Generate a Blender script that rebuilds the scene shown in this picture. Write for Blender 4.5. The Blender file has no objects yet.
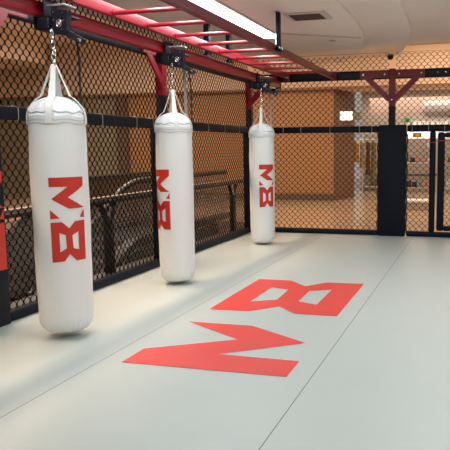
import bpy, bmesh, math, random
from math import pi, sin, cos, radians as R
from mathutils import Vector, Matrix
from mathutils.geometry import tessellate_polygon
random.seed(4)
S = bpy.context.scene
COL = S.collection

# ------------------------------------------------------------------ camera
PCX, PCY = 300.0, 225.0
V1, V2 = (478.0, 147.0), (-2000.0, 162.0)
FPX = math.sqrt(-((V1[0]-PCX)*(V2[0]-PCX)+(V1[1]-PCY)*(V2[1]-PCY)))
ax = Vector((V1[0]-PCX, V1[1]-PCY, FPX)).normalized()
bx_ = -Vector((V2[0]-PCX, V2[1]-PCY, FPX)).normalized()
nx = ax.cross(bx_)
if nx.y < 0: nx = -nx
CAM = Vector((0, 0, 1.4))
cam_d = bpy.data.cameras.new('camera')
cam = bpy.data.objects.new('camera', cam_d); COL.objects.link(cam)
right = Vector((bx_.x, ax.x, -nx.x)); down = Vector((bx_.y, ax.y, -nx.y)); fwd = Vector((bx_.z, ax.z, -nx.z))
m = Matrix((right, -down, -fwd)).transposed().to_4x4(); m.translation = CAM
cam.matrix_world = m
cam_d.sensor_width = 36; cam_d.lens = FPX/450*36
cam_d.shift_x = (225-PCX)/450; cam_d.shift_y = 0
cam_d.clip_start = .05; cam_d.clip_end = 200
S.camera = cam

# ------------------------------------------------------------------ light, world, exposure
S.view_settings.view_transform = 'Standard'; S.view_settings.look = 'None'
S.view_settings.gamma = 1; S.view_settings.use_curve_mapping = False
S.view_settings.exposure = 0.0
w = bpy.data.worlds.new('world'); S.world = w; w.use_nodes = True
w.node_tree.nodes['Background'].inputs[0].default_value = (1.0, .84, .73, 1)
w.node_tree.nodes['Background'].inputs[1].default_value = .36

def area(name, loc, size, power, color, rot=(0, 0, 0), spread=180):
    l = bpy.data.lights.new(name, 'AREA'); l.shape = 'RECTANGLE'; l.size, l.size_y = size
    l.energy = power; l.color = color; l.spread = R(spread)
    o = bpy.data.objects.new(name, l); COL.objects.link(o); o.location = loc; o.rotation_euler = rot
    return o
COOL = (.84, .97, 1.0); WARM = (1.0, .62, .30); PEACH = (1.0, .74, .5); SOFT = (1.0, .87, .74)
# rows of linear lamps over the cage (the first is the one in view)
area('cage_row_lamp', (-2.74, 5.2, 2.865), (.2, 6.4), 60, COOL)
area('cage_row_lamp', (-.2, 4.2, 2.93), (.16, 8.0), 62, COOL)
area('cage_row_lamp', (2.2, 4.2, 2.93), (.16, 8.0), 62, COOL)
# downlights of the mall beyond the fences
area('mall_lamp', (-5.0, 14.2, 4.2), (5.0, 3.0), 85, PEACH)
area('mall_lamp', (0.0, 14.6, 4.2), (4.0, 4.0), 190, PEACH)
area('mall_lamp', (-8.6, 12.0, 4.3), (4.0, 4.0), 300, SOFT)
area('mall_lamp', (-7.5, 5.5, 4.3), (3.5, 7.0), 80, SOFT)
area('mall_cove_lamp', (-5.3, 5.5, 4.1), (.35, 9.0), 260, (1, .72, .5), (0, R(-33), 0), 90)
area('shop_lamp', (-1.5, 20.6, 3.3), (5.0, 1.6), 170, (1, .88, .74))

# ------------------------------------------------------------------ materials
def mat(name, col, rough=.5, metal=0, bump=0, bscale=20, var=0, vscale=4, emit=None, estr=0, coat=0, trans=0, alpha=1, spec=None):
    m = bpy.data.materials.new(name); m.use_nodes = True
    nt = m.node_tree; p = nt.nodes['Principled BSDF']
    p.inputs['Base Color'].default_value = (*col, 1); p.inputs['Roughness'].default_value = rough
    p.inputs['Metallic'].default_value = metal
    if coat: p.inputs['Coat Weight'].default_value = coat; p.inputs['Coat Roughness'].default_value = .12
    if trans: p.inputs['Transmission Weight'].default_value = trans
    if spec is not None: p.inputs['Specular IOR Level'].default_value = spec
    if alpha < 1: p.inputs['Alpha'].default_value = alpha
    if emit: p.inputs['Emission Color'].default_value = (*emit, 1); p.inputs['Emission Strength'].default_value = estr
    tc = nt.nodes.new('ShaderNodeTexCoord')
    if var:
        n = nt.nodes.new('ShaderNodeTexNoise'); n.inputs['Scale'].default_value = vscale; n.inputs['Detail'].default_value = 4
        mx = nt.nodes.new('ShaderNodeMix'); mx.data_type = 'RGBA'
        mx.inputs[6].default_value = (*[c*(1-var) for c in col], 1)
        mx.inputs[7].default_value = (*[min(1, c*(1+var)) for c in col], 1)
        nt.links.new(tc.outputs['Object'], n.inputs['Vector']); nt.links.new(n.outputs['Fac'], mx.inputs[0])
        nt.links.new(mx.outputs[2], p.inputs['Base Color'])
    if bump:
        n = nt.nodes.new('ShaderNodeTexNoise'); n.inputs['Scale'].default_value = bscale; n.inputs['Detail'].default_value = 3
        b = nt.nodes.new('ShaderNodeBump'); b.inputs['Strength'].default_value = bump; b.inputs['Distance'].default_value = .01
        nt.links.new(tc.outputs['Object'], n.inputs['Vector']); nt.links.new(n.outputs['Fac'], b.inputs['Height'])
        nt.links.new(b.outputs[0], p.inputs['Normal'])
    return m

def mat_floor():
    m = mat('mat_vinyl', (.56, .60, .585), .42, bump=.12, bscale=160)
    nt = m.node_tree; p = nt.nodes['Principled BSDF']; L = nt.links
    geo = nt.nodes.new('ShaderNodeNewGeometry'); sep = nt.nodes.new('ShaderNodeSeparateXYZ')
    L.new(geo.outputs['Position'], sep.inputs[0])
    def line(out, at, half):
        s = nt.nodes.new('ShaderNodeMath'); s.operation = 'SUBTRACT'; L.new(out, s.inputs[0]); s.inputs[1].default_value = at
        a = nt.nodes.new('ShaderNodeMath'); a.operation = 'ABSOLUTE'; L.new(s.outputs[0], a.inputs[0])
        t = nt.nodes.new('ShaderNodeMath'); t.operation = 'LESS_THAN'; L.new(a.outputs[0], t.inputs[0]); t.inputs[1].default_value = half
        return t.outputs[0]
    fac = None
    for o, at, hw in ((0, -2.385, .003), (0, -.95, .003), (0, .485, .003), (1, 7.47, .002)):
        l = line(sep.outputs[o], at, hw)
        if o == 1:
            q = nt.nodes.new('ShaderNodeMath'); q.operation = 'MULTIPLY'; L.new(l, q.inputs[0]); q.inputs[1].default_value = .35; l = q.outputs[0]
        if fac is None: fac = l
        else:
            mx = nt.nodes.new('ShaderNodeMath'); mx.operation = 'MAXIMUM'; L.new(fac, mx.inputs[0]); L.new(l, mx.inputs[1]); fac = mx.outputs[0]
    n = nt.nodes.new('ShaderNodeTexNoise'); n.inputs['Scale'].default_value = 1.2; n.inputs['Detail'].default_value = 5
    L.new(geo.outputs['Position'], n.inputs['Vector'])
    base = nt.nodes.new('ShaderNodeMix'); base.data_type = 'RGBA'
    base.inputs[6].default_value = (.415, .465, .455, 1); base.inputs[7].default_value = (.46, .505, .49, 1)
    L.new(n.outputs['Fac'], base.inputs[0])
    mx = nt.nodes.new('ShaderNodeMix'); mx.data_type = 'RGBA'; mx.inputs[7].default_value = (.12, .11, .10, 1)
    L.new(fac, mx.inputs[0]); L.new(base.outputs[2], mx.inputs[6]); L.new(mx.outputs[2], p.inputs['Base Color'])
    return m

M = dict(
    floor=mat_floor(),
    floor_red=mat('floor_red_print', (.66, .045, .038), .45, bump=.1, bscale=120, var=.06),
    red_print=mat('red_print', (.56, .028, .015), .45),
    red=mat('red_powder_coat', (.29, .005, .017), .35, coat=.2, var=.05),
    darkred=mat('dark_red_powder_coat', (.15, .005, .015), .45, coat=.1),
    black=mat('black_powder_coat', (.007, .008, .014), .45, spec=.25),
    pad=mat('black_vinyl_pad', (.005, .007, .014), .55, bump=.3, bscale=14, spec=.16),
    wire=mat('black_coated_wire', (.006, .0045, .004), .85, spec=.04),
    vinyl=mat('white_vinyl', (.80, .81, .80), .36, bump=.18, bscale=30, var=.02),
    vinyl2=mat('white_vinyl_band', (.76, .78, .79), .4, bump=.4, bscale=60),
    web=mat('white_webbing', (.74, .74, .70), .7, bump=.3, bscale=200),
    thread=mat('grey_thread', (.3, .3, .3), .8),
    chrome=mat('chromed_steel', (.75, .74, .72), .18, 1),
    steel=mat('brushed_steel', (.55, .53, .5), .3, .9),
    silver=mat('silver_plate', (.55, .6, .65), .25, .8),
    greystrap=mat('grey_webbing', (.32, .32, .31), .8),
    blackstrap=mat('black_webbing', (.02, .02, .02), .8),
    ceil=mat('ceiling_paint', (.87, .74, .66), .8, var=.02, vscale=1),
    ceil2=mat('soffit_paint', (.90, .78, .70), .75, var=.02, vscale=1),
    lamp=mat('lamp_diffuser', (1, 1, 1), .5, emit=(1, .99, .97), estr=5),
    orange=mat('orange_wall_paint', (.41, .215, .095), .5, var=.08, vscale=1.2),
    tan=mat('olive_tan_wall', (.30, .25, .17), .6, var=.06, vscale=1),
    peach=mat('peach_wall_paint', (.74, .56, .42), .6, var=.04, vscale=1),
    purple=mat('mauve_wall', (.20, .11, .07), .8, spec=.2),
    mallfloor=mat('polished_mall_floor', (.55, .40, .27), .12, var=.06, vscale=2),
    lowfloor=mat('lower_level_floor', (.10, .085, .07), .3, var=.2, vscale=2),
    skirt=mat('dark_skirting', (.16, .11, .08), .3),
    rubber=mat('black_rubber', (.018, .016, .015), .35),
    glass=mat('grey_tinted_glass', (.30, .24, .2), .03, spec=.8, alpha=.22),
    brownpanel=mat('bronze_panel', (.15, .10, .065), .25, .4),
    white=mat('white_laminate', (.8, .8, .78), .4),
    pale=mat('pale_shop_wall', (.56, .47, .38), .6, var=.1, vscale=3),
    sign=mat('lit_sign_face', (.9, .9, .9), .5, emit=(1, .98, .92), estr=1.3),
    yellow=mat('yellow_goods', (.75, .45, .05), .6), green=mat('green_leaf', (.10, .35, .05), .6),
    teal=mat('teal_goods', (.25, .42, .46), .6), pink=mat('pink_goods', (.75, .35, .35), .6),
    olive=mat('olive_goods', (.25, .25, .17), .7), darkg=mat('charcoal_goods', (.05, .05, .055), .6),
    brown=mat('brown_goods', (.3, .15, .08), .6), ventd=mat('dark_vent', (.07, .05, .045), .7),
    ventf=mat('vent_frame', (.62, .53, .47), .6), redcord=mat('red_cord', (.5, .02, .05), .6),
    shopup=mat('dusty_pink_fascia', (.42, .29, .23), .6, var=.1, vscale=2),
    dullsteel=mat('dull_bronze_steel', (.20, .165, .13), .5, .5),
    potc=mat('white_ceramic', (.7, .7, .68), .4), spot=mat('spotlight_lens', (1, 1, 1), .5, emit=(1, .85, .6), estr=12),
    box=mat('shade_fabric', (.36, .31, .29), .7),
)

# ------------------------------------------------------------------ mesh helpers
class MB:
    def __init__(s): s.v = []; s.f = []; s.smooth = []
    def add(s, vs, fs, smooth=False):
        o = len(s.v); s.v += [tuple(p) for p in vs]; s.f += [tuple(i+o for i in f) for f in fs]; s.smooth += [smooth]*len(fs); return s
    def box(s, x0, x1, y0, y1, z0, z1):
        vs = [(x, y, z) for x in (x0, x1) for y in (y0, y1) for z in (z0, z1)]
        return s.add(vs, [(0, 1, 3, 2), (4, 6, 7, 5), (0, 4, 5, 1), (2, 3, 7, 6), (0, 2, 6, 4), (1, 5, 7, 3)])
    def rbox(s, x0, x1, y0, y1, z0, z1, r=.01, seg=3):
        bm = bmesh.new(); bmesh.ops.create_cube(bm, size=1)
        for v in bm.verts: v.co = Vector(((x0+x1)/2+v.co.x*(x1-x0), (y0+y1)/2+v.co.y*(y1-y0), (z0+z1)/2+v.co.z*(z1-z0)))
        r = min(r, .49*min(x1-x0, y1-y0, z1-z0))
        bmesh.ops.bevel(bm, geom=bm.edges[:], offset=r, segments=seg, profile=.5, affect='EDGES')
        return s.bm(bm, True)
    def bm(s, bm, smooth=False):
        bm.verts.index_update(); s.add([v.co[:] for v in bm.verts], [[v.index for v in f.verts] for f in bm.faces], smooth); bm.free(); return s
    def bar(s, a, b, wu, wv, up=(0, 0, 1)):      # rectangular bar from a to b
        a, b = Vector(a), Vector(b); d = (b-a).normalized(); up = Vector(up)
        sx = d.cross(up).normalized(); sy = sx.cross(d)
        vs = [p+sx*i*wu/2+sy*j*wv/2 for p in (a, b) for i, j in ((-1, -1), (1, -1), (1, 1), (-1, 1))]
        return s.add(vs, [(3, 2, 1, 0), (4, 5, 6, 7)]+[(i, (i+1) % 4, 4+(i+1) % 4, 4+i) for i in range(4)])
    def tube(s, pts, r, n=8, closed=False, cap=True, flat=None):
        pts = [Vector(p) for p in pts]; N = len(pts); vs = []
        prev = None
        for i, p in enumerate(pts):
            if closed: t = pts[(i+1) % N]-pts[i-1]
            else: t = pts[min(i+1, N-1)]-pts[max(i-1, 0)]
            t.normalize()
            if prev is None:
                q = Vector((0, 0, 1)) if abs(t.z) < .9 else Vector((1, 0, 0)); u = t.cross(q).normalized()
            else: u = (prev-t*prev.dot(t)).normalized()
            prev = u; v = t.cross(u); rr = r[i] if isinstance(r, (list, tuple)) else r
            for k in range(n):
                an = 2*pi*k/n; vs.append(p+(u*cos(an)+v*sin(an)*(flat or 1))*rr)
        fs = []
        for i in range(N if closed else N-1):
            j = (i+1) % N
            for k in range(n): fs.append((i*n+k, i*n+(k+1) % n, j*n+(k+1) % n, j*n+k))
        if cap and not closed: fs += [tuple(range(n))[::-1], tuple((N-1)*n+k for k in range(n))]
        return s.add(vs, fs, True)
    def lathe(s, c, prof, n=48, fn=None, caps=True):
        vs = []; c = Vector(c)
        for r, z in prof:
            for k in range(n):
                an = 2*pi*k/n; rr, zz = (r, z) if fn is None else fn(r, z, an)
                vs.append((c.x+rr*cos(an), c.y+rr*sin(an), c.z+zz))
        fs = []
        for i in range(len(prof)-1):
            for k in range(n): fs.append((i*n+k, i*n+(k+1) % n, (i+1)*n+(k+1) % n, (i+1)*n+k))
        if caps: fs += [tuple(range(n))[::-1], tuple((len(prof)-1)*n+k for k in range(n))]
        return s.add(vs, fs, True)
    def cyl(s, a, b, r, n=16): return s.tube([a, b], r, n)
    def build(s, name, material, parent=None):
        me = bpy.data.meshes.new(name)
        off = Vector((0, 0, 0)); q = parent
        while q is not None: off += Vector(q.location); q = q.parent
        me.from_pydata([Vector(v)-off for v in s.v], [], s.f)
        me.polygons.foreach_set('use_smooth', s.smooth); me.materials.append(material)
        me.update()
        bm = bmesh.new(); bm.from_mesh(me); bmesh.ops.recalc_face_normals(bm, faces=bm.faces[:]); bm.to_mesh(me); bm.free()
        try: me.set_sharp_from_angle(angle=R(38))
        except Exception: pass
        o = bpy.data.objects.new(name, me); COL.objects.link(o)
        if parent: o.parent = parent
        return o

def tag(o, label=None, cat=None, group=None, kind=None):
    if label: o['label'] = label
    if cat: o['category'] = cat
    if group: o['group'] = group
    if kind: o['kind'] = kind
    return o
def thing(name, loc, label, cat, group=None):
    o = bpy.data.objects.new(name, None); o.empty_display_size = .1; COL.objects.link(o); o.location = loc
    return tag(o, label, cat, group)
def struct(o): o['kind'] = 'structure'; return o
def copy_tree(o, parent=None):
    c = o.copy(); COL.objects.link(c); c.parent = parent
    for ch in list(o.children): copy_tree(ch, c)
    return c

# ------------------------------------------------------------------ shell
FX, FY = -3.68, 10.12            # fence planes
mf = MB()
fl = struct(MB().box(FX-.08, 3.2, -2.5, FY+.08, -.06, 0).build('floor', M['floor']))
# mall floor around the cage with the escalator opening cut out
m1 = MB()
m1.box(-20, 6, 11.9, 30, -.3, -.061); m1.box(-4.28, 3.4, -3, 11.9, -.3, -.061); m1.box(-20, -9.5, -3, 11.9, -.3, -.061)
struct(m1.build('floor_mall', M['mallfloor']))
struct(MB().box(-4.28, FX-.081, -2.5, 11.9, -.0605, -.055).build('trim_3', M['rubber']))
struct(MB().box(-20, -3.9, -6, 16, -4.7, -4.6).build('floor_lower_level', M['lowfloor']))
struct(MB().box(-20, -8, -3, -2.9, -4.6, 4.6).build('wall_left_near', M['tan']))
# cage ceiling: upper slab + two round drops
def disc(cx, cy, r, z0, z1, n=96, a0=0, a1=2*pi):
    b = MB()
    prof = [(r-.0, z1), (r, z0+.03), (r-.01, z0+.01), (r-.04, z0), (.01, z0)]
    b.lathe((cx, cy, 0), prof, n, caps=False); return b
struct(MB().box(-4.1, 3.4, -2.6, 10.3, 3.0, 3.2).build('ceiling', M['ceil']))
def soffit(cx, cy, a, b, ymax, z0, z1, name, material):
    pts = [(cx, -2.6), (cx+a, -2.6), (cx+a, cy-3)]
    for k in range(0, 61):
        t_ = k/60*pi/2; x, y = cx+a*cos(t_), cy+b*sin(t_)
        if y > ymax: break
        pts.append((x, y))
    pts += [(cx, ymax)] if pts[-1][1] < ymax-.001 and len(pts) > 60 else []
    if len(pts) < 60:
        xx = cx+a*math.sqrt(max(0, 1-((ymax-cy)/b)**2)); pts += [(xx, ymax), (cx, ymax)]
    n = len(pts); r_ = .03
    c0 = Vector((cx+.5, 4))
    def ins(p, d): q = Vector(p); return (q.x-d*(1 if q.x > cx+.01 else 0), q.y-d*(1 if q.y > ymax-.01 else 0))
    rings = [([p for p in pts], z1), ([p for p in pts], z0+r_), ([ins(p, r_*.3) for p in pts], z0+r_*.3), ([ins(p, r_) for p in pts], z0)]
    vs = [(x, y, z) for ring, z in rings for x, y in ring]; fs = []
    for j in range(3):
        for i in range(n): fs.append((j*n+i, j*n+(i+1) % n, (j+1)*n+(i+1) % n, (j+1)*n+i))
    fs += [tuple(range(n)), tuple(range(3*n, 4*n))]
    return struct(MB().add(vs, fs).build(name, material))
soffit(-4.4, 7.8, 3.535, 6.55, 11.1, 2.945, 3.12, 'ceiling_round_soffit', M['ceil2'])
soffit(-4.0, 7.6, 2.545, 5.0, 11.4, 2.905, 2.944, 'ceiling_inner_soffit', M['ceil'])
struct(MB().bar((-2.9, 8.0, 2.9), (-1.60, 8.9, 2.9), .07, .009).build('trim_1', M['ventf']))
# mall ceiling and bulkheads
struct(MB().box(-20, 6, -3, 30, 4.6, 4.8).build('ceiling_mall', M['ceil']))
struct(MB().box(-4.2, -4.1, -2.6, 10.4, 3.0, 4.6).build('wall_bulkhead_left', M['peach']))
struct(MB().box(-4.2, 3.4, 10.3, 10.4, 3.0, 4.6).build('wall_bulkhead_back', M['peach']))
struct(MB().lathe((-13.0, 15.4, 0), [(1.2, 4.6), (1.2, 3.85), (1.17, 3.8), (.02, 3.8)], 64, caps=False).build('ceiling_mall_drum', M['peach']))
# far walls
struct(MB().box(-10.2, -3.84, 17.3, 18.4, -.06, 3.0).build('wall_orange', M['orange']))
b = MB().box(-20, 6, 17.2, 18.5, 3.0, 4.6); struct(b.build('wall_far_upper', M['peach']))
struct(MB().box(-20, 6, 17.14, 17.2, 2.98, 3.04).build('trim_2', M['brown']))
struct(MB().box(-20, -10.2, 17.32, 18.4, -.06, 3.0).build('wall_tan', M['tan']))
struct(MB().box(-10.45, -10.15, 17.1, 17.35, -.06, 3.0).build('wall_pier', M['skirt']))
struct(MB().box(-10.1, -3.8, 17.26, 17.3, -.06, .12).build('baseboard_orange', M['skirt']))
# mauve side wall going back into the shop passage
b = MB().bar((-3.82, 17.3, 1.47), (-3.55, 18.7, 1.47), .06, 3.06); struct(b.build('wall_mauve', M['purple']))
struct(MB().box(-3.45, 3.5, 20.95, 21.05, 2.45, 3.0).build('wall_shop_upper', M['shopup']))
struct(MB().box(-4, 3.5, 22.6, 22.7, -.06, 4.6).build('wall_shop', M['pale']))
struct(MB().box(-20.1, -20, -3, 30, -4.7, 4.6).build('wall_left', M['tan']))

# floor print: the M and the 8
LM = [(0, 0), (0, .105), (.50, .237), (0, .365), (.483, .369), (.945, .252), (.49, .112), (1, .112), (1, .005)]
L8 = [(0, .515), (.32, .52), (.50, .60), (.68, .525), (1, .528), (1, 1), (.66, .99), (.51, .905), (.32, .99), (0, .99)]
H1 = [(.226, .862), (.40, .839), (.416, .684), (.222, .64)]
H2 = [(.59, .837), (.77, .878), (.77, .65), (.6, .68)]
T1 = [(1, .378), (.74, .478), (1, .487)]
T2 = [(0, .378), (.16, .475), (0, .485)]
def logo(mapper, loops_list, cuts=0):
    mb = MB()
    for loops in loops_list:
        pts = [Vector((x, y, 0)) for lp in loops for x, y in lp]
        tris = tessellate_polygon([[Vector((x, y, 0)) for x, y in lp] for lp in loops])
        bm = bmesh.new(); vs = [bm.verts.new(p) for p in pts]
        for t in tris:
            try: bm.faces.new([vs[i] for i in t])
            except ValueError: pass
        for k in range(1, cuts):
            bmesh.ops.bisect_plane(bm, geom=bm.verts[:]+bm.edges[:]+bm.faces[:], plane_co=(k/cuts, 0, 0), plane_no=(1, 0, 0))
        for k in range(1, cuts):
            bmesh.ops.bisect_plane(bm, geom=bm.verts[:]+bm.edges[:]+bm.faces[:], plane_co=(0, k/cuts, 0), plane_no=(0, 1, 0))
        for v in bm.verts: v.co = Vector(mapper(v.co.x, v.co.y))
        mb.bm(bm, cuts > 0)
    return mb
fm = lambda x, y: (-2.235+x*1.135, 3.6+y*2.8, .0025)
o = logo(fm, [[LM]]).build('printed_letter', M['floor_red'], fl); o['label'] = 'red angular letter M printed on the mat'
o = logo(fm, [[L8, H1, H2]]).build('printed_number', M['floor_red'], fl); o['label'] = 'red angular number 8 printed on the mat'

# ------------------------------------------------------------------ chain link fence
P = .095
def chainlink(u0, u1, z0, z1, conv, name, parent):
    """zigzag wires in the u-z plane; conv(u, n, z) -> world"""
    vs, fs = [], []; WR = .0036 if conv is cl else .0045
    h = P/2; nu = int(round((u1-u0)/(h*(.88 if conv is cl else 1)))); nz = int(round((z1-z0)/h))
    hu = (u1-u0)/nu
    for i in range(nu):
        base = len(vs); pts = []
        for k in range(nz+1):
            side = (i+k) % 2; uu = u0+(i+side)*hu; z = z0+k*h
            if z > z1+.001: break
            off = .0025 if side else -.0025; kn = .008
            pts.append((uu, off, z-kn if k else z)); 
            if k and k < nz: pts.append((uu, off, z+kn))
        for (uu, of, z) in pts:
            for du, dn in ((-WR*1.25, -WR), (WR*1.25, -WR), (WR*1.25, WR), (-WR*1.25, WR)): vs.append(conv(uu+du, of+dn, z))
        for j in range(len(pts)-1):
            for q in range(4):
                a = base+j*4+q; bq = base+j*4+(q+1) % 4; fs.append((a, bq, bq+4, a+4))
    return MB().add(vs, fs).build(name, M['wire'], parent)
cl = lambda u, n, z: (FX+n, u, z)
cb = lambda u, n, z: (u, FY+n, z)

def fence_panel(axis, a, b, z0, z1, label, group=None):
    loc = (FX, (a+b)/2, z0) if axis == 'L' else ((a+b)/2, FY, z0)
    t = thing('chain_link_panel', loc, label, 'fence')
    chainlink(a, b, z0, z1, cl if axis == 'L' else cb, 'wire_mesh', t)
    cnv = cl if axis == 'L' else cb
    for z in (z0+.012, z1-.006): MB().tube([cnv(a, 0, z), cnv(b, 0, z)], .0025, 6).build('tension_wire', M['wire'], t)
    return t
LB = [(1.45, 3.96), (4.08, 6.98), (7.09, 10.06)]
fence_panel('L', *LB[0], .07, 2.87, 'black chain link panel left of the first fence post, mostly outside the picture')
fence_panel('L', *LB[1], .07, 2.87, 'black chain link panel of the left fence behind the largest punching bag')
fence_panel('L', *LB[2], .07, 2.87, 'black chain link panel of the left fence between middle post and corner post')
fence_panel('B', -3.62, -1.37, .07, 2.87, 'black chain link panel of the back fence between corner post and padded post')
fence_panel('B', -1.25, -.72, .07, 1.66, 'narrow black chain link panel between the wide padded post and the gate')
fence_panel('B', .68, 3.15, .07, 1.66, 'black chain link panel beyond the gate, outside the right picture edge')
fence_panel('B', -1.25, 3.15, 1.72, 2.87, 'black chain link panel above the gate, right of the padded post')

# rails: padded middle rail, padded bottom rail, black top rail
def rail(axis, a, b, z0, z1, half, name, material, label, cat, ties=(), back=0):
    cnv = cl if axis == 'L' else cb
    loc = cnv((a+b)/2, 0, z0)
    t = thing(name, loc, label, cat)
    s = 1 if axis == 'L' else -1
    p0, p1 = cnv(a, s*half-back*s, z0), cnv(b, -s*half+0*s, z1)
    lo = [min(p0[i], p1[i]) for i in range(3)]; hi = [max(p0[i], p1[i]) for i in range(3)]
    mb = MB().rbox(lo[0], hi[0], lo[1], hi[1], lo[2], hi[2], min(.03, (z1-z0)*.4))
    mb.build('pad' if 'pad' in name else 'beam', material, t)
    for u in ties:
        r0 = (z1-z0)/2+.003; zc = (z0+z1)/2; ring = []
        for k in range(20):
            an = 2*pi*k/20
            q = (max(-1, min(1, 1.25*cos(an)))*(half+.004), max(-1, min(1, 1.25*sin(an)))*r0)
            ring.append(cnv(u, q[0], zc+q[1]))
        MB().tube(ring, .004, 5, closed=True).build('tie', M['steel'], t)
    return t
rail('L', 1.4, 3.85, 1.64, 1.75, .05, 'padded_rail', M['pad'], 'black padded middle rail left of the first post, outside the picture edge', 'rail')
rail('L', 4.235, 6.82, 1.64, 1.75, .05, 'padded_rail', M['pad'], 'black padded middle rail passing behind the largest bag', 'rail', ties=(4.46, 5.35, 5.68, 6.35, 6.72))
rail('L', 7.26, 9.93, 1.64, 1.75, .05, 'padded_rail', M['pad'], 'black padded middle rail between the second and third bags', 'rail', ties=(7.75, 8.3, 8.9, 9.5))
rail('B', -3.48, -1.51, 1.64, 1.74, .05, 'padded_rail', M['pad'], 'black padded middle rail right of the farthest bag', 'rail', ties=(-3.08, -2.78, -2.3, -1.82, -1.62))
rail('B', -1.07, 3.15, 1.64, 1.745, .05, 'padded_rail', M['pad'], 'black padded middle rail over the gate', 'rail', ties=(-.99, -.74, -.5, 0, .5, 1))
rail('L', 1.4, 3.85, .001, .09, .05, 'padded_kickboard', M['pad'], 'black padded kickboard outside the left picture edge', 'kickboard')
rail('L', 4.235, 6.82, .001, .09, .05, 'padded_kickboard', M['pad'], 'black padded kickboard behind the largest bag', 'kickboard')
rail('L', 7.26, 9.93, .001, .09, .05, 'padded_kickboard', M['pad'], 'black padded kickboard between middle post and fence corner', 'kickboard')
rail('B', -3.58, -1.51, .001, .08, .05, 'padded_kickboard', M['pad'], 'black padded kickboard of the back fence left of the wide padded post', 'kickboard')
rail('B', -1.07, 3.15, .001, .08, .05, 'padded_kickboard', M['pad'], 'black padded kickboard under the gate', 'kickboard')
t = rail('L', 1.4, FY+.06, 2.46, 2.60, .035, 'top_rail', M['black'], 'long black steel top rail of the left fence', 'rail')
t = rail('B', FX+.04, 3.15, 2.46, 2.60, .035, 'top_rail', M['black'], 'long black steel top rail of the back fence', 'rail')
for x in (-.62, -.5, -.2, -.1, .3, .42): MB().cyl((x, FY-.035, 2.535), (x, FY-.041, 2.535), .009, 10).build('bolt', M['silver'], t)

# posts
def post(loc, pad, label, arms, z_red=2.04, padlabel=None, padlogo=False):
    x, y = loc; t = thing('fence_post', (x, y, 0), label, 'post')
    MB().rbox(x-.05, x+.05, y-.05, y+.05, .001, z_red, .006).build('lower_post', M['black'], t)
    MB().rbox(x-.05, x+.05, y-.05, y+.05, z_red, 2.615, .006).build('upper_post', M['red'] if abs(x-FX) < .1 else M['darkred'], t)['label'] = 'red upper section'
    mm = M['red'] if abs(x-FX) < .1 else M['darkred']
    for (dx, dy) in arms:
        # arm beside post, offset to the inner face
        d = Vector((dx, dy, 0)); n = Vector((1, 0, 0)) if dx == 0 else Vector((0, -1, 0))
        c = Vector((x, y, 0))+n*.055
        a0 = c+d*.052+Vector((0, 0, 2.53)); a1 = c+d*(.5 if y > 5 else .6)+Vector((0, 0, 2.53))
        MB().bar(a0, a1, .03, .11).build('bracket_arm', mm, t)
        b0 = c+d*.04+Vector((0, 0, 2.14)); b1 = c+d*(.40 if y > 5 else .34)+Vector((0, 0, 2.49))
        MB().bar(b0, b1, .028, .085).build('brace', mm, t)
        for q in (c+d*.11+Vector((0, 0, 2.53)), c+d*.45+Vector((0, 0, 2.53))):
            MB().cyl(q+n*.014, q+n*.022, .013, 10).build('bolt', M['silver'], t)
    n = Vector((0, -1, 0)) if abs(x-FX) > .1 else Vector((1, 0, 0))
    q = Vector((x, y, 2.14))+n*.05
    MB().cyl(q, q+n*.008, .013, 10).build('bolt', M['silver'], t)
    if pad: MB().rbox(*pad, .015).build('post_pad', M['pad'], t)
    return t
p1 = post((FX, 4.02), (FX-.06, FX+.07, 3.80, 4.225, .001, 1.75), 'first fence post at the left picture edge, black pad with red logo', [(0, 1)])
pl = lambda x, y: (FX+.0715, 4.205-x*.316, 1.235-y*.79)
o = logo(pl, [[LM], [L8, H1, H2], [T1], [T2]]).build('printed_logo', M['red_print'], p1); o['label'] = 'red angular M8 logo on the post pad'
post((FX, 7.04), (FX-.06, FX+.07, 6.83, 7.25, .001, 1.75), 'middle post of the left fence behind the second bag', [(0, -1)])
post((FX, FY), (FX-.06, FX+.07, FY-.18, FY+.06, .001, 1.75), 'corner post of the cage behind the farthest bag', [(1, 0)])
pb = post((-1.31, FY), (-1.51, -1.085, FY-.085, FY+.06, .001, 1.75), 'back fence post with wide plain black pad and dark red bracket', [(-1, 0), (1, 0)])
# side lacing of the wide post pads (wavy dark rope edge)
for x in (-1.525, -1.07):
    pts = [(x+.008*sin(z*26), FY-.01, z) for z in [i*.02 for i in range(3, 83)]]
    MB().tube(pts, .012, 6).build('pad_lacing', M['blackstrap'], pb)
for yy, zz in ((6.815, 0), (7.265, 0)): pass
gp = thing('gate_post', (-.675, FY, 0), 'slim black padded post at the hinge side of the gate', 'post')
MB().rbox(-.72, -.63, FY-.05, FY+.05, .08, 1.64, .02).build('post_pad', M['pad'], gp)
gp2 = thing('gate_post', (.62, FY, 0), 'slim black padded post beyond the right picture edge', 'post')
MB().rbox(.58, .67, FY-.05, FY+.05, .08, 1.64, .02).build('post_pad', M['pad'], gp2)
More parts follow.
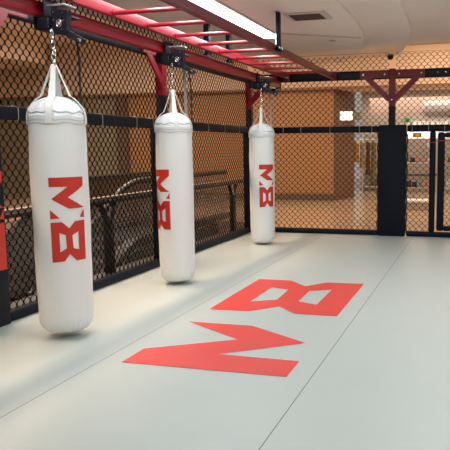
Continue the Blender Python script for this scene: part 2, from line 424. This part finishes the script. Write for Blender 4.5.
# gate
g = thing('gate', (0, FY-.02, .1), 'black framed chain link gate at the right picture edge', 'gate')
for x0, x1 in ((-.595, -.49), (.44, .56)): MB().rbox(x0, x1, FY-.05, FY+.03, .1, 1.625, .02).build('frame_upright', M['pad'], g)
for z0, z1 in ((.1, .18), (1.545, 1.625)): MB().rbox(-.49, .44, FY-.05, FY+.03, z0, z1, .02).build('frame_crossbar', M['pad'], g)
chainlink(-.49, .44, .18, 1.545, cb, 'wire_mesh', g)
MB().tube([(-.600, FY-.04, .12), (-.600, FY-.04, 1.60)], .006, 6).build('edge_strip', M['steel'], g)['label'] = 'pale metal edge strip'
MB().tube([(-.62, FY-.06, 1.625), (-.5, FY-.06, 1.632), (-.3, FY-.06, 1.632)], .006, 6).build('edge_strip', M['steel'], g)
lt = thing('red_tie_cord', (-.68, FY-.07, 1.48), 'thin red cord tied from the gate post across the gate', 'cord')
MB().tube([(-.74, FY-.065, 1.47), (-.66, FY-.075, 1.475), (-.55, FY-.075, 1.50), (-.42, FY-.07, 1.50), (-.2, FY-.07, 1.49), (.1, FY-.07, 1.53)], .007, 6).build('cord', M['redcord'], lt)
MB().rbox(-.755, -.725, FY-.075, FY-.05, 1.40, 1.47, .006).build('latch_tag', M['white'], lt)

# ------------------------------------------------------------------ overhead monkey bars
mk = thing('monkey_bar_ladder', (-2.65, 6, 2.5), 'red overhead monkey bar ladder running from the camera to the back fence', 'monkey bars')
XL, XR = -3.02, -2.24
MB().rbox(XL-.025, XL+.025, 1.6, FY-.04, 2.515, 2.61, .006).build('side_rail', M['red'], mk)
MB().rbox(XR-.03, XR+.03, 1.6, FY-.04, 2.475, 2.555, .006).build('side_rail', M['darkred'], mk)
y = 2.62; first = None
while y < 9.95:
    mb = MB().cyl((XL+.03, y, 2.54), (XR-.025, y, 2.54), .0185, 12)
    o = mb.build('rung', M['red'], mk)
    MB().cyl((XL+.033, y, 2.54), (XL+.045, y, 2.54), .026, 12).build('weld_collar', M['red'], o)
    y += .575
for x in (XL, XR):
    MB().rbox(x-.05, x+.05, FY-.062, FY-.036, 2.46, 2.6, .004).build('end_plate', M['darkred'], mk)
    MB().cyl((x+.02, FY-.064, 2.53), (x+.02, FY-.072, 2.53), .014, 10).build('bolt', M['silver'], mk)
# bag beam below the ladder's left rail
bm_ = thing('bag_beam', (-3.14, 6, 2.42), 'red steel beam that carries the three punching bags', 'beam')
MB().rbox(-3.18, -3.10, 1.6, 10.0, 2.37, 2.46, .006).build('beam', M['red'], bm_)
MB().rbox(-3.185, -3.095, 10.0, 10.03, 2.36, 2.475, .004).build('end_cap', M['black'], bm_)
MB().box(-3.19, -3.09, 1.6, 10.0, 2.461, 2.469).build('top_flange', M['red'], bm_)
# hangers
def hanger(x, y, z0, w, label, grp=None):
    t = thing('ceiling_hanger', (x, y, z0), label, 'hanger')
    MB().rbox(x-w/2, x+w/2, y-.03, y+.03, z0+.03, 2.9, .004).build('strut', M['black'], t)
    MB().box(x-w/2, x-w/2+.012, y-.045, y-.031, z0+.05, z0+.20).build('side_strip', M['silver'], t)
    MB().rbox(x-w/2, x+w/2+.015, y-.05, y+.05, z0, z0+.03, .004).build('foot_clamp', M['silver'] if w > .05 else M['black'], t)
    for dy in (-.045, .045): MB().cyl((x+w/2, y+dy, z0+.03), (x+w/2, y+dy, z0+.055), .012, 8).build('bolt', M['steel'], t)
    return t
hanger(-3.13, 7.18, 2.47, .07, 'black ceiling strut clamped to the bag beam, nearer of the two')
hanger(-3.13, 7.86, 2.47, .06, 'black ceiling strut clamped to the bag beam, farther of the two')
hanger(-2.182, 6.98, 2.47, .045, 'black ceiling strut holding the right rail of the monkey bars')

# ------------------------------------------------------------------ linear lamp in the ceiling
t = thing('ceiling_light', (-2.84, 5.4, 2.9), 'long bright white linear lamp above the monkey bars', 'ceiling light')
MB().rbox(-2.90, -2.59, 2.0, 8.46, 2.886, 2.904, .004).build('housing', M['ventf'], t)
MB().box(-2.87, -2.62, 2.03, 8.41, 2.876, 2.8858).build('diffuser', M['lamp'], t)
for k, (x, yy) in enumerate([(-.2, 4.2), (2.2, 4.2)]):
    t = thing('ceiling_light', (x, yy, 2.9), ['linear lamp over the middle of the mat', 'linear lamp over the right of the mat'][k], 'ceiling light')
    MB().rbox(x-.13, x+.13, yy-4, yy+4, 2.96, 2.999, .004).build('housing', M['ventf'], t)
    MB().box(x-.11, x+.11, yy-3.97, yy+3.97, 2.95, 2.959).build('diffuser', M['lamp'], t)

# vent, downlight, dome camera
t = thing('ceiling_vent', (-1.98, 7.4, 2.88), 'rectangular air vent in the ceiling', 'vent')
MB().box(-2.15, -1.67, 7.06, 7.47, 2.888, 2.904).build('frame', M['ventf'], t)
MB().box(-2.10, -1.74, 7.11, 7.42, 2.884, 2.8878).build('grille', M['ventd'], t)
sl = MB()
for k in range(7): sl.box(-2.10, -1.74, 7.14+k*.04, 7.144+k*.04, 2.880, 2.8838)
sl.build('slats', M['skirt'], t)
t = tag(MB().lathe((-2.015, 9.0, 2.888), [(.04, .016), (.05, .008), (.04, 0), (.02, .004)], 24).build('smoke_detector', M['ventf']), 'small round detector on the ceiling right of the monkey bars', 'detector')
t = thing('dome_camera', (-1.45, 10.9, 2.85), 'small black dome camera on the ceiling edge above the padded post', 'camera')
MB().lathe((-1.45, 10.9, 2.925), [(.05, .018), (.055, 0)], 24).build('mount', M['ventf'], t)
MB().lathe((-1.45, 10.9, 2.86), [(.005, -.005), (.03, .0), (.05, .025), (.052, .064)], 24).build('dome', M['rubber'], t)

# ------------------------------------------------------------------ punching bags
def prof(z):
    pts = [(0, .02), (.004, .10), (.015, .140), (.04, .164), (.08, .178), (.16, .185), (.4, .188), (.8, .190), (1.2, .191), (1.45, .188), (1.56, .186), (1.63, .184), (1.7, .18)]
    for (z0, r0), (z1, r1) in zip(pts, pts[1:]):
        if z <= z1: return r0+(r1-r0)*(z-z0)/(z1-z0)
    return .18
def make_bag():
    t = thing('punching_bag', (0, 0, 0), 'bag', 'punching bag')
    zs = [0, .004, .015, .03, .05, .08, .11, .16, .22, .3, .45, .6, .8, 1.0, 1.2, 1.35, 1.45, 1.53, 1.59]
    def fn(r, z, an):
        k = .0025*sin(an*30)*max(0, 1-abs(z-.05)/.07) + .0018*sin(an*5+z*9)*(.3+z/1.7)+.0015*sin(an*9-z*21)
        return (r+k if r > .03 else r), z
    MB().lathe((0, 0, 0), [(prof(z), z) for z in zs], 96, fn, caps=True).build('body', M['vinyl'], t)
    # domed folded closure on top
    def fn2(r, z, an):
        f = (r/.2)
        return r*(1+.015*sin(an*7)), z+.010*sin(an*5+r*20)*f*(1-f*.6)+.006*sin(an*11)*f
    pr = [(.182, 1.58), (.187, 1.598), (.183, 1.606), (.177, 1.613), (.183, 1.623), (.176, 1.642), (.164, 1.660), (.146, 1.680), (.124, 1.698), (.098, 1.714), (.068, 1.727), (.036, 1.736), (.012, 1.738)]
    MB().lathe((0, 0, 0), pr, 80, fn2).build('top_flap', M['vinyl2'], t)
    def fn3(r, z, an): return r+.001*sin(an*40), z+.005*sin(an*6+1)
    bd = [(.186, 1.532), (.1895, 1.535), (.1905, 1.547), (.189, 1.556), (.1905, 1.566), (.189, 1.575), (.1900, 1.586), (.188, 1.597), (.184, 1.602)]
    MB().lathe((0, 0, 0), bd, 80, fn3, caps=False).build('stitched_band', M['vinyl2'], t)
    th = MB()
    for z in (1.541, 1.564): 
        th.tube([(.191*cos(a), .191*sin(a), z+.005*sin(a*6+1)) for a in [2*pi*k/80 for k in range(80)]], .0012, 4, closed=True)
    th.build('stitching', M['thread'], t)
    top = Vector((0, 0, 2.02))
    for k in range(4):
        a = R(-27)+k*pi/2
        path = [Vector((r_*cos(a), r_*sin(a), z_)) for r_, z_ in ((.014, 1.965), (.055, 1.85), (.095, 1.742), (.125, 1.722), (.152, 1.69), (.178, 1.655), (.190, 1.62), (.1945, 1.59), (.195, 1.538))]
        wv = Vector((-sin(a), cos(a), 0)); vs = []
        for i, p in enumerate(path):
            ww = .014+.009*min(1, i/2); nn = Vector((cos(a), sin(a), .35)).normalized()*.002
            vs += [p-wv*ww-nn, p+wv*ww-nn, p+wv*ww+nn, p-wv*ww+nn]
        fs = [(0, 1, 2, 3), tuple(range(len(vs)-4, len(vs)))]
        for i in range(len(path)-1):
            for q in range(4): fs.append((i*4+q, i*4+(q+1) % 4, i*4+4+(q+1) % 4, i*4+4+q))
        MB().add(vs, fs).build('strap', M['web'], t)
    # steel rings, carabiner and chain
    def ring(c, r, w, ax, el=1.0):
        c = Vector(c); pts = []
        for k in range(20):
            an = 2*pi*k/20
            pts.append(c+Vector((r*cos(an), 0, r*el*sin(an))) if ax == 'y' else c+Vector((0, r*cos(an), r*el*sin(an))))
        return MB().tube(pts, w, 8, closed=True)
    ring((0, 0, 1.975), .022, .005, 'y', 1.2).build('ring', M['chrome'], t)
    ring((.0, 0, 2.02), .013, .004, 'x', 2.1).build('chain_link', M['chrome'], t)
    ring((.032, 0, 2.05), .027, .004, 'y', .9).build('split_ring', M['chrome'], t)
    ring((0, 0, 2.065), .012, .004, 'y', 2.0).build('chain_link', M['chrome'], t)
    ring((0, 0, 2.105), .012, .004, 'x', 2.0).build('chain_link', M['chrome'], t)
    ring((0, 0, 2.145), .012, .004, 'y', 2.0).build('chain_link', M['chrome'], t)
    ring((0, 0, 2.185), .013, .004, 'x', 2.0).build('carabiner', M['chrome'], t)
    return t
bag = make_bag()
specs = [(-2.972, 4.06, .045, 13, 1.06, 'largest and nearest white punching bag, red M8 print on its front', 1.205),
         (-3.00, 5.98, .03, -53, .975, 'middle white punching bag, red M8 print turned to its left edge', 1.195),
         (-3.02, 8.80, .02, 22, .96, 'farthest and smallest white punching bag, hanging by the cage corner', 1.17)]
for i, (x, y, z, phi, sc, lab, zt) in enumerate(specs):
    t = bag if i == 0 else copy_tree(bag)
    specs[i] += (t,)
for i, (x, y, z, phi, sc, lab, zt, t) in enumerate(specs):
    # logo is drawn around local angle 0, then the whole bag turns so that it faces like in the photo
    cen = R(0); half = R(70)
    def bmap(u, v):
        an = cen+(.5-u)*half; zz = zt-z-v*.612; rr = prof(zz)+.0042
        return (rr*cos(an), rr*sin(an), zz)
    o = logo(bmap, [[LM], [L8, H1, H2], [T1], [T2]], 16).build('printed_logo', M['red_print'], None)
    o.parent = t; o['label'] = 'red angular M8 logo printed on the bag'
    to_cam = math.atan2(CAM.y-y, CAM.x-x)
    t.location = (x, y, z); t.rotation_euler = (0, 0, to_cam+R(phi)); t.scale = (sc, sc, 1)
    t['label'] = lab; t['group'] = 'white punching bags'
# trolleys that clamp the bags to the beam
def make_trolley():
    t = thing('beam_trolley', (0, 0, 0), 'trolley', 'bracket', 'black bag trolleys')
    # local origin lies .07 right of and .11 behind the bag axis; beam centre at x = -.21
    MB().rbox(-.20, .04, -.09, .07, 2.345, 2.362, .006).build('underside_plate', M['black'], t)
    MB().rbox(-.155, -.14, -.09, .07, 2.363, 2.49, .004).build('clamp_plate', M['black'], t)
    MB().rbox(-.275, -.258, -.04, .09, 2.28, 2.49, .004).build('rear_plate', M['black'], t)
    MB().rbox(-.19, -.09, -.115, .07, 2.255, 2.343, .012).build('roller_housing', M['black'], t)
    MB().rbox(-.10, .05, -.12, .02, 2.415, 2.43, .003).build('top_plate', M['silver'], t)['label'] = 'bright silver top plate'
    MB().add([(x, y, z) for y in (-.115, -.06) for x, z in ((-.07, 2.40), (.062, 2.385), (.052, 2.235), (.03, 2.215), (-.045, 2.225), (-.06, 2.26))],
             [(0, 1, 2, 3, 4, 5), (11, 10, 9, 8, 7, 6)]+[(i, 6+i, 6+(i+1) % 6, (i+1) % 6) for i in range(6)]).build('face_plate', M['black'], t)
    for px, pz in ((-.045, 2.375), (.03, 2.365), (-.045, 2.32), (.035, 2.31), (.02, 2.25)):
        MB().cyl((px, -.115, pz), (px, -.123, pz), .007, 10).build('bolt', M['chrome'], t)
    MB().tube([(-.004+.020*cos(a), -.118, 2.295+.026*sin(a)) for a in [2*pi*k/24 for k in range(24)]], .0025, 6, closed=True).build('badge_ring', M['silver'], t)['label'] = 'small pale round badge ring'
    MB().rbox(-.013, .005, -.120, -.114, 2.284, 2.306, .003).build('badge_mark', M['pink'], t)
    mb = MB(); mb.bar((.03, -.08, 2.235), (.155, -.06, 2.165), .05, .045)
    mb.build('lever_arm', M['black'], t)
    MB().cyl((.13, -.09, 2.18), (.15, -.095, 2.172), .012, 10).build('lever_bolt', M['chrome'], t)
    MB().rbox(-.082, -.058, -.114, -.100, 2.205, 2.26, .004).build('eye_bolt', M['chrome'], t)
    return t
tr = make_trolley()
tlab = ['black beam trolley with a small round badge above the nearest bag', 'black beam trolley above the middle bag, in front of the middle post', 'black beam trolley above the farthest bag at the corner post']
for i, (x, y) in enumerate([(-2.972, 4.06), (-3.0, 5.98), (-3.02, 8.80)]):
    t = tr if i == 0 else copy_tree(tr)
    t.location = (x+.07, y+.107, (0, -.005, -.01)[i]); t['label'] = tlab[i]
# spare end stop trolley near the beam end
t = thing('beam_end_stop', (-3.14, 9.85, 2.3), 'black stop block hanging at the far end of the bag beam', 'bracket')
MB().rbox(-3.20, -3.08, 9.78, 9.88, 2.28, 2.34, .01).build('block', M['black'], t)
MB().cyl((-3.10, 9.77, 2.31), (-3.10, 9.78, 2.31), .02, 10).build('knob', M['chrome'], t)
# hanging straps behind the bags
def hang_strap(name, pts, wdt, material, label):
    vs = []
    for p in pts:
        p = Vector(p); vs += [p+Vector((-wdt*.96/2, wdt*.27/2, 0)), p+Vector((wdt*.96/2, -wdt*.27/2, 0)), p+Vector((wdt*.96/2, -wdt*.27/2+.003, 0)), p+Vector((-wdt*.96/2, wdt*.27/2+.003, 0))]
    n = len(pts); fs = [(0, 1, 2, 3), tuple(range(4*n-4, 4*n))]
    for i in range(n-1):
        for q in range(4): fs.append((i*4+q, i*4+(q+1) % 4, i*4+4+(q+1) % 4, i*4+4+q))
    return tag(MB().add(vs, fs).build(name, material), label, 'strap')
hang_strap('hanging_strap', [(-2.915, 4.27, 2.20), (-2.91, 4.28, 2.05), (-2.915, 4.28, 1.9), (-2.92, 4.30, 1.50)], .022, M['blackstrap'], 'thin black strap hanging down behind the nearest bag')
hang_strap('hanging_strap', [(-2.97, 6.2, 2.25), (-2.965, 6.2, 2.0), (-2.955, 6.2, 1.6)], .04, M['greystrap'], 'grey webbing strap hanging down behind the middle bag')
hang_strap('hanging_strap', [(-2.84, 6.035, 2.18), (-2.85, 6.10, 2.0), (-2.86, 6.12, 1.6)], .02, M['blackstrap'], 'thin black strap beside the grey strap of the middle bag')
hang_strap('hanging_strap', [(-2.95, 8.98, 2.24), (-2.945, 9.0, 2.0), (-2.94, 9.0, 1.6)], .035, M['greystrap'], 'grey webbing strap hanging down behind the farthest bag')

# ------------------------------------------------------------------ balustrade and escalator beyond the left fence
bal = thing('glass_balustrade', (-4.2, 7.5, -.06), 'glass balustrade with steel handrail just outside the left fence', 'balustrade')
MB().rbox(-4.24, -4.16, 2.4, 11.75, .81, .85, .015).build('handrail', M['dullsteel'], bal)
MB().rbox(-4.235, -4.165, 2.4, 11.75, .765, .80, .01).build('under_rail', M['rubber'], bal)
for y in (4.6, 6.6, 8.6, 10.6):
    p = MB(); p.rbox(-4.235, -4.165, y-.07, y+.07, -.06, .58, .01)
    for s in (-1, 1): p.bar((-4.2, y+s*.03, .56), (-4.2, y+s*.16, .78), .05, .05)
    p.build('baluster', M['rubber'], bal)
for y0 in (2.6, 4.7, 6.7, 8.7, 10.7):
    MB().box(-4.206, -4.194, y0, min(y0+1.8, 11.7), .02, .74).build('glass_pane', M['glass'], bal)

esc = thing('escalator', (-5.8, 8, -.06), 'dark escalator coming up beyond the left fence', 'escalator')
Y0 = 8.75; SL = math.tan(R(30))
def incl(y, z):            # vertical profile along the ride
    k = .9
    if y >= Y0+k/2: return z
    if y <= Y0-k/2: return z-(Y0-y)*SL
    t_ = (Y0+k/2-y); return z-SL*t_*t_/(2*k)
ys = [1.6+i*.12 for i in range(94)]
def sweep(x0, x1, zt, zb, name, material):
    vs = []; 
    for y in ys: vs += [(x0, y, incl(y, zb)), (x1, y, incl(y, zb)), (x1, y, incl(y, zt)), (x0, y, incl(y, zt))]
    n = len(ys); fs = [(3, 2, 1, 0), tuple(range(4*n-4, 4*n))]
    for i in range(n-1):
        for q in range(4): fs.append((i*4+q, i*4+(q+1) % 4, i*4+4+(q+1) % 4, i*4+4+q))
    return MB().add(vs, fs).build(name, material, esc)
for x in (-5.2, -6.4):
    pts = [(x, y, incl(y, .92)) for y in ys]
    ye = ys[-1]; pts += [] if True else [(x, ye+.45*sin(a), .47+.45*cos(a)) for a in [pi*k/12 for k in range(1, 13)]]
    MB().tube(pts, .038, 8, flat=.8).build('handrail', M['rubber'], esc)
    sweep(x-.008, x+.008, .86, .03, 'side_panel', M['brownpanel'] if x < -6 else M['glass'])
    sweep(x-.03, x+.03, .885, .862, 'panel_trim', M['rubber'])
    sweep(x-.09, x+.09, .03, -.10, 'skirt', M['rubber'])
sweep(-5.12, -5.05, -.12, -.62, 'truss_cladding', M['rubber'])
st = MB()
y = 1.7
while y < 8.9:
    st.box(-6.3, -5.3, y, y+.36, incl(y+.2, -.06)-.2, incl(y+.2, -.06)); y += .36
st.box(-6.3, -5.3, 8.95, 11.5, -.2, -.06)
st.build('steps', M['darkg'], esc)

# lamps on the far side of the opening
for k, (x, y, z) in enumerate([(-9.46, 13.2-1.6, -.46), (-9.46, 10.6, -.42), (-9.46, 9.8, -.42), (-9.46, 7.6, -.42)]):
    t = tag(MB().lathe((x+.02, y, z), [(.03, .05), (.07, .0), (.06, -.02), (.02, -.03)], 16).build('wall_spotlight', M['spot']),
            'small warm wall spotlight on the edge of the lower level', 'spotlight', 'spotlights on the edge of the lower level')

# ------------------------------------------------------------------ shop beyond the back fence
t = thing('hanging_sign', (-3.6, 17.6, 2.1), 'small lit white rectangular sign on the shop corner', 'sign')
MB().rbox(-3.72, -3.38, 17.56, 17.64, 2.16, 2.40, .01).build('sign_box', M['sign'], t)
MB().rbox(-3.37, -3.15, 17.58, 17.66, 2.16, 2.38, .01).build('side_box', M['olive'], t)
def shelf(x, y, wdt, h, label, goods):
    t = thing('display_shelf', (x, y, -.06), label, 'shelf')
    for s in (-1, 1): MB().box(x+s*wdt/2-.02, x+s*wdt/2+.02, y-.2, y+.2, -.06, h).build('side_panel', M['white'], t)
    n = max(2, int(h/.45)); 
    for k in range(n): 
        z = .1+k*(h-.12)/(n-1)
        MB().box(x-wdt/2+.02, x+wdt/2-.02, y-.2, y+.2, z-.03, z).build('shelf_board', M['white'], t)
        xx = x-wdt/2+.12
        while xx < x+wdt/2-.14 and k < n-1:
            ww = min(random.uniform(.1, .2), x+wdt/2-.03-xx); hh = random.uniform(.12, .3)
            gm = random.choice(goods)
            o = MB().rbox(xx, xx+ww, y-.15, y+.05, z+.002, z+hh, .02).build('boxed_item', M[gm])
            tag(o, 'small %s item on the shop shelf' % {'yellow': 'yellow', 'teal': 'pale teal', 'pink': 'pink', 'olive': 'olive', 'white': 'white', 'darkg': 'dark grey', 'brown': 'brown'}[gm], 'item', 'items on the shop shelves')
            xx += ww+.04
    return t
shelf(-3.3, 21.6, .9, 1.9, 'white shelf unit far in the shop behind the corner of the orange wall', ['brown', 'white', 'yellow', 'olive'])
shelf(-1.9, 21.2, 1.0, 1.75, 'white shelf unit in the shop seen between the padded post and the gate', ['teal', 'white', 'pink', 'darkg'])
shelf(-.75, 21.2, 1.0, 1.75, 'white shelf unit in the shop seen through the gate', ['yellow', 'brown', 'white', 'darkg'])
# garments on a rail
t = thing('clothes_rail', (-3.3, 19.8, -.06), 'metal clothes rail in the shop passage', 'clothes rail')
MB().tube([(-3.75, 19.8, -.06), (-3.75, 19.8, 1.65), (-2.95, 19.8, 1.65), (-2.95, 19.8, -.06)], .015, 8).build('rail_frame', M['steel'], t)
def garment(x, z0, z1, wdt, m_, label):
    vs = []; n = 12
    for j, (z, f) in enumerate([(z1, .35), (z1-.06, .95), (z1-.3, .8), (z0, 1.1)]):
        for k in range(n):
            a = 2*pi*k/n; vs.append((x+wdt/2*f*cos(a), 19.8+.07*sin(a), z+.01*sin(a*3)))
    fs = [(j*n+k, j*n+(k+1) % n, (j+1)*n+(k+1) % n, (j+1)*n+k) for j in range(3) for k in range(n)]+[tuple(range(n)), tuple(range(3*n, 4*n))]
    tag(MB().add(vs, fs, True).build('garment', M[m_]), label, 'garment', 'garments on the shop rail')
garment(-3.66, .95, 1.58, .17, 'yellow', 'yellow garment hanging on the shop rail')
garment(-3.48, .75, 1.58, .16, 'pale', 'pale garment hanging next to the yellow one')
garment(-3.30, .55, 1.58, .14, 'purple', 'mauve garment in the middle of the shop rail')
garment(-3.12, .35, 1.58, .18, 'olive', 'long olive garment hanging at the right of the shop rail')
# shop fascia sign over the shelves, white with a yellow middle
t = thing('shop_fascia', (-1.4, 20.6, 1.8), 'white lit shop fascia with a yellow middle over the shelves', 'sign')
MB().rbox(-2.32, -.4, 20.5, 20.6, 1.68, 1.89, .01).build('fascia_box', M['sign'], t)
MB().rbox(-2.0, -1.72, 20.47, 20.498, 1.71, 1.86, .01).build('yellow_panel', M['yellow'], t)
t = thing('canopy_shelf', (-1.2, 20.6, 2.04), 'long white ledge of small white goods above the shop fascia', 'shelf')
MB().box(-2.3, -.4, 20.5, 20.9, 2.07, 2.11).build('ledge', M['white'], t)
k = 0; x = -2.0
while x < -.6:
    tag(MB().rbox(x, x+.1, 20.6, 20.7, 2.113, 2.20+.04*random.random(), .015).build('white_box', M['white']), 'small white box on the shop ledge', 'box', 'white boxes on the shop ledge'); x += .14
# plant on the ledge
t = thing('potted_plant', (-2.18, 20.6, 2.06), 'small green potted plant on the shop ledge', 'plant')
MB().lathe((-2.18, 20.65, 2.113), [(.05, 0), (.07, .08)], 16).build('pot', M['potc'], t)
lf = MB()
for k in range(46):
    a = random.uniform(0, 2*pi); e = random.uniform(.2, 1.4); L_ = random.uniform(.12, .24)
    d = Vector((cos(a)*cos(e), sin(a)*cos(e), sin(e))); s_ = d.cross(Vector((0, 0, 1))).normalized()*.028; c0 = Vector((-2.18, 20.65, 2.18))
    lf.add([c0, c0+d*L_*.5+s_, c0+d*L_, c0+d*L_*.5-s_], [(0, 1, 2, 3)])
lf.build('foliage', M['green'], t)
# rounded pale hanging form above the ledge
tag(MB().rbox(-1.75, -.1, 20.6, 21.4, 2.35, 2.85, .2, 6).build('rounded_canopy', M['box']), 'large pale rounded canopy above the shop', 'canopy')
t = thing('display_plinth', (-1.65, 15.2, -.06), 'low white display plinth on the mall floor behind the narrow fence panel', 'plinth')
MB().rbox(-2.1, -1.1, 15.0, 15.5, -.059, .12, .01).build('base', M['pale'], t)
MB().rbox(-2.15, -1.05, 14.95, 15.55, .121, .17, .01).build('top', M['white'], t)
t = thing('display_table', (-1.6, 18.0, -.06), 'dark topped display table in front of the shop shelves', 'table')
MB().rbox(-2.1, -1.0, 17.8, 18.4, .62, .67, .01).build('table_top', M['darkg'], t)
for sx in (-2.05, -1.05):
    for sy in (17.85, 18.35): MB().box(sx-.025, sx+.025, sy-.025, sy+.025, -.059, .619).build('leg', M['white'], t)
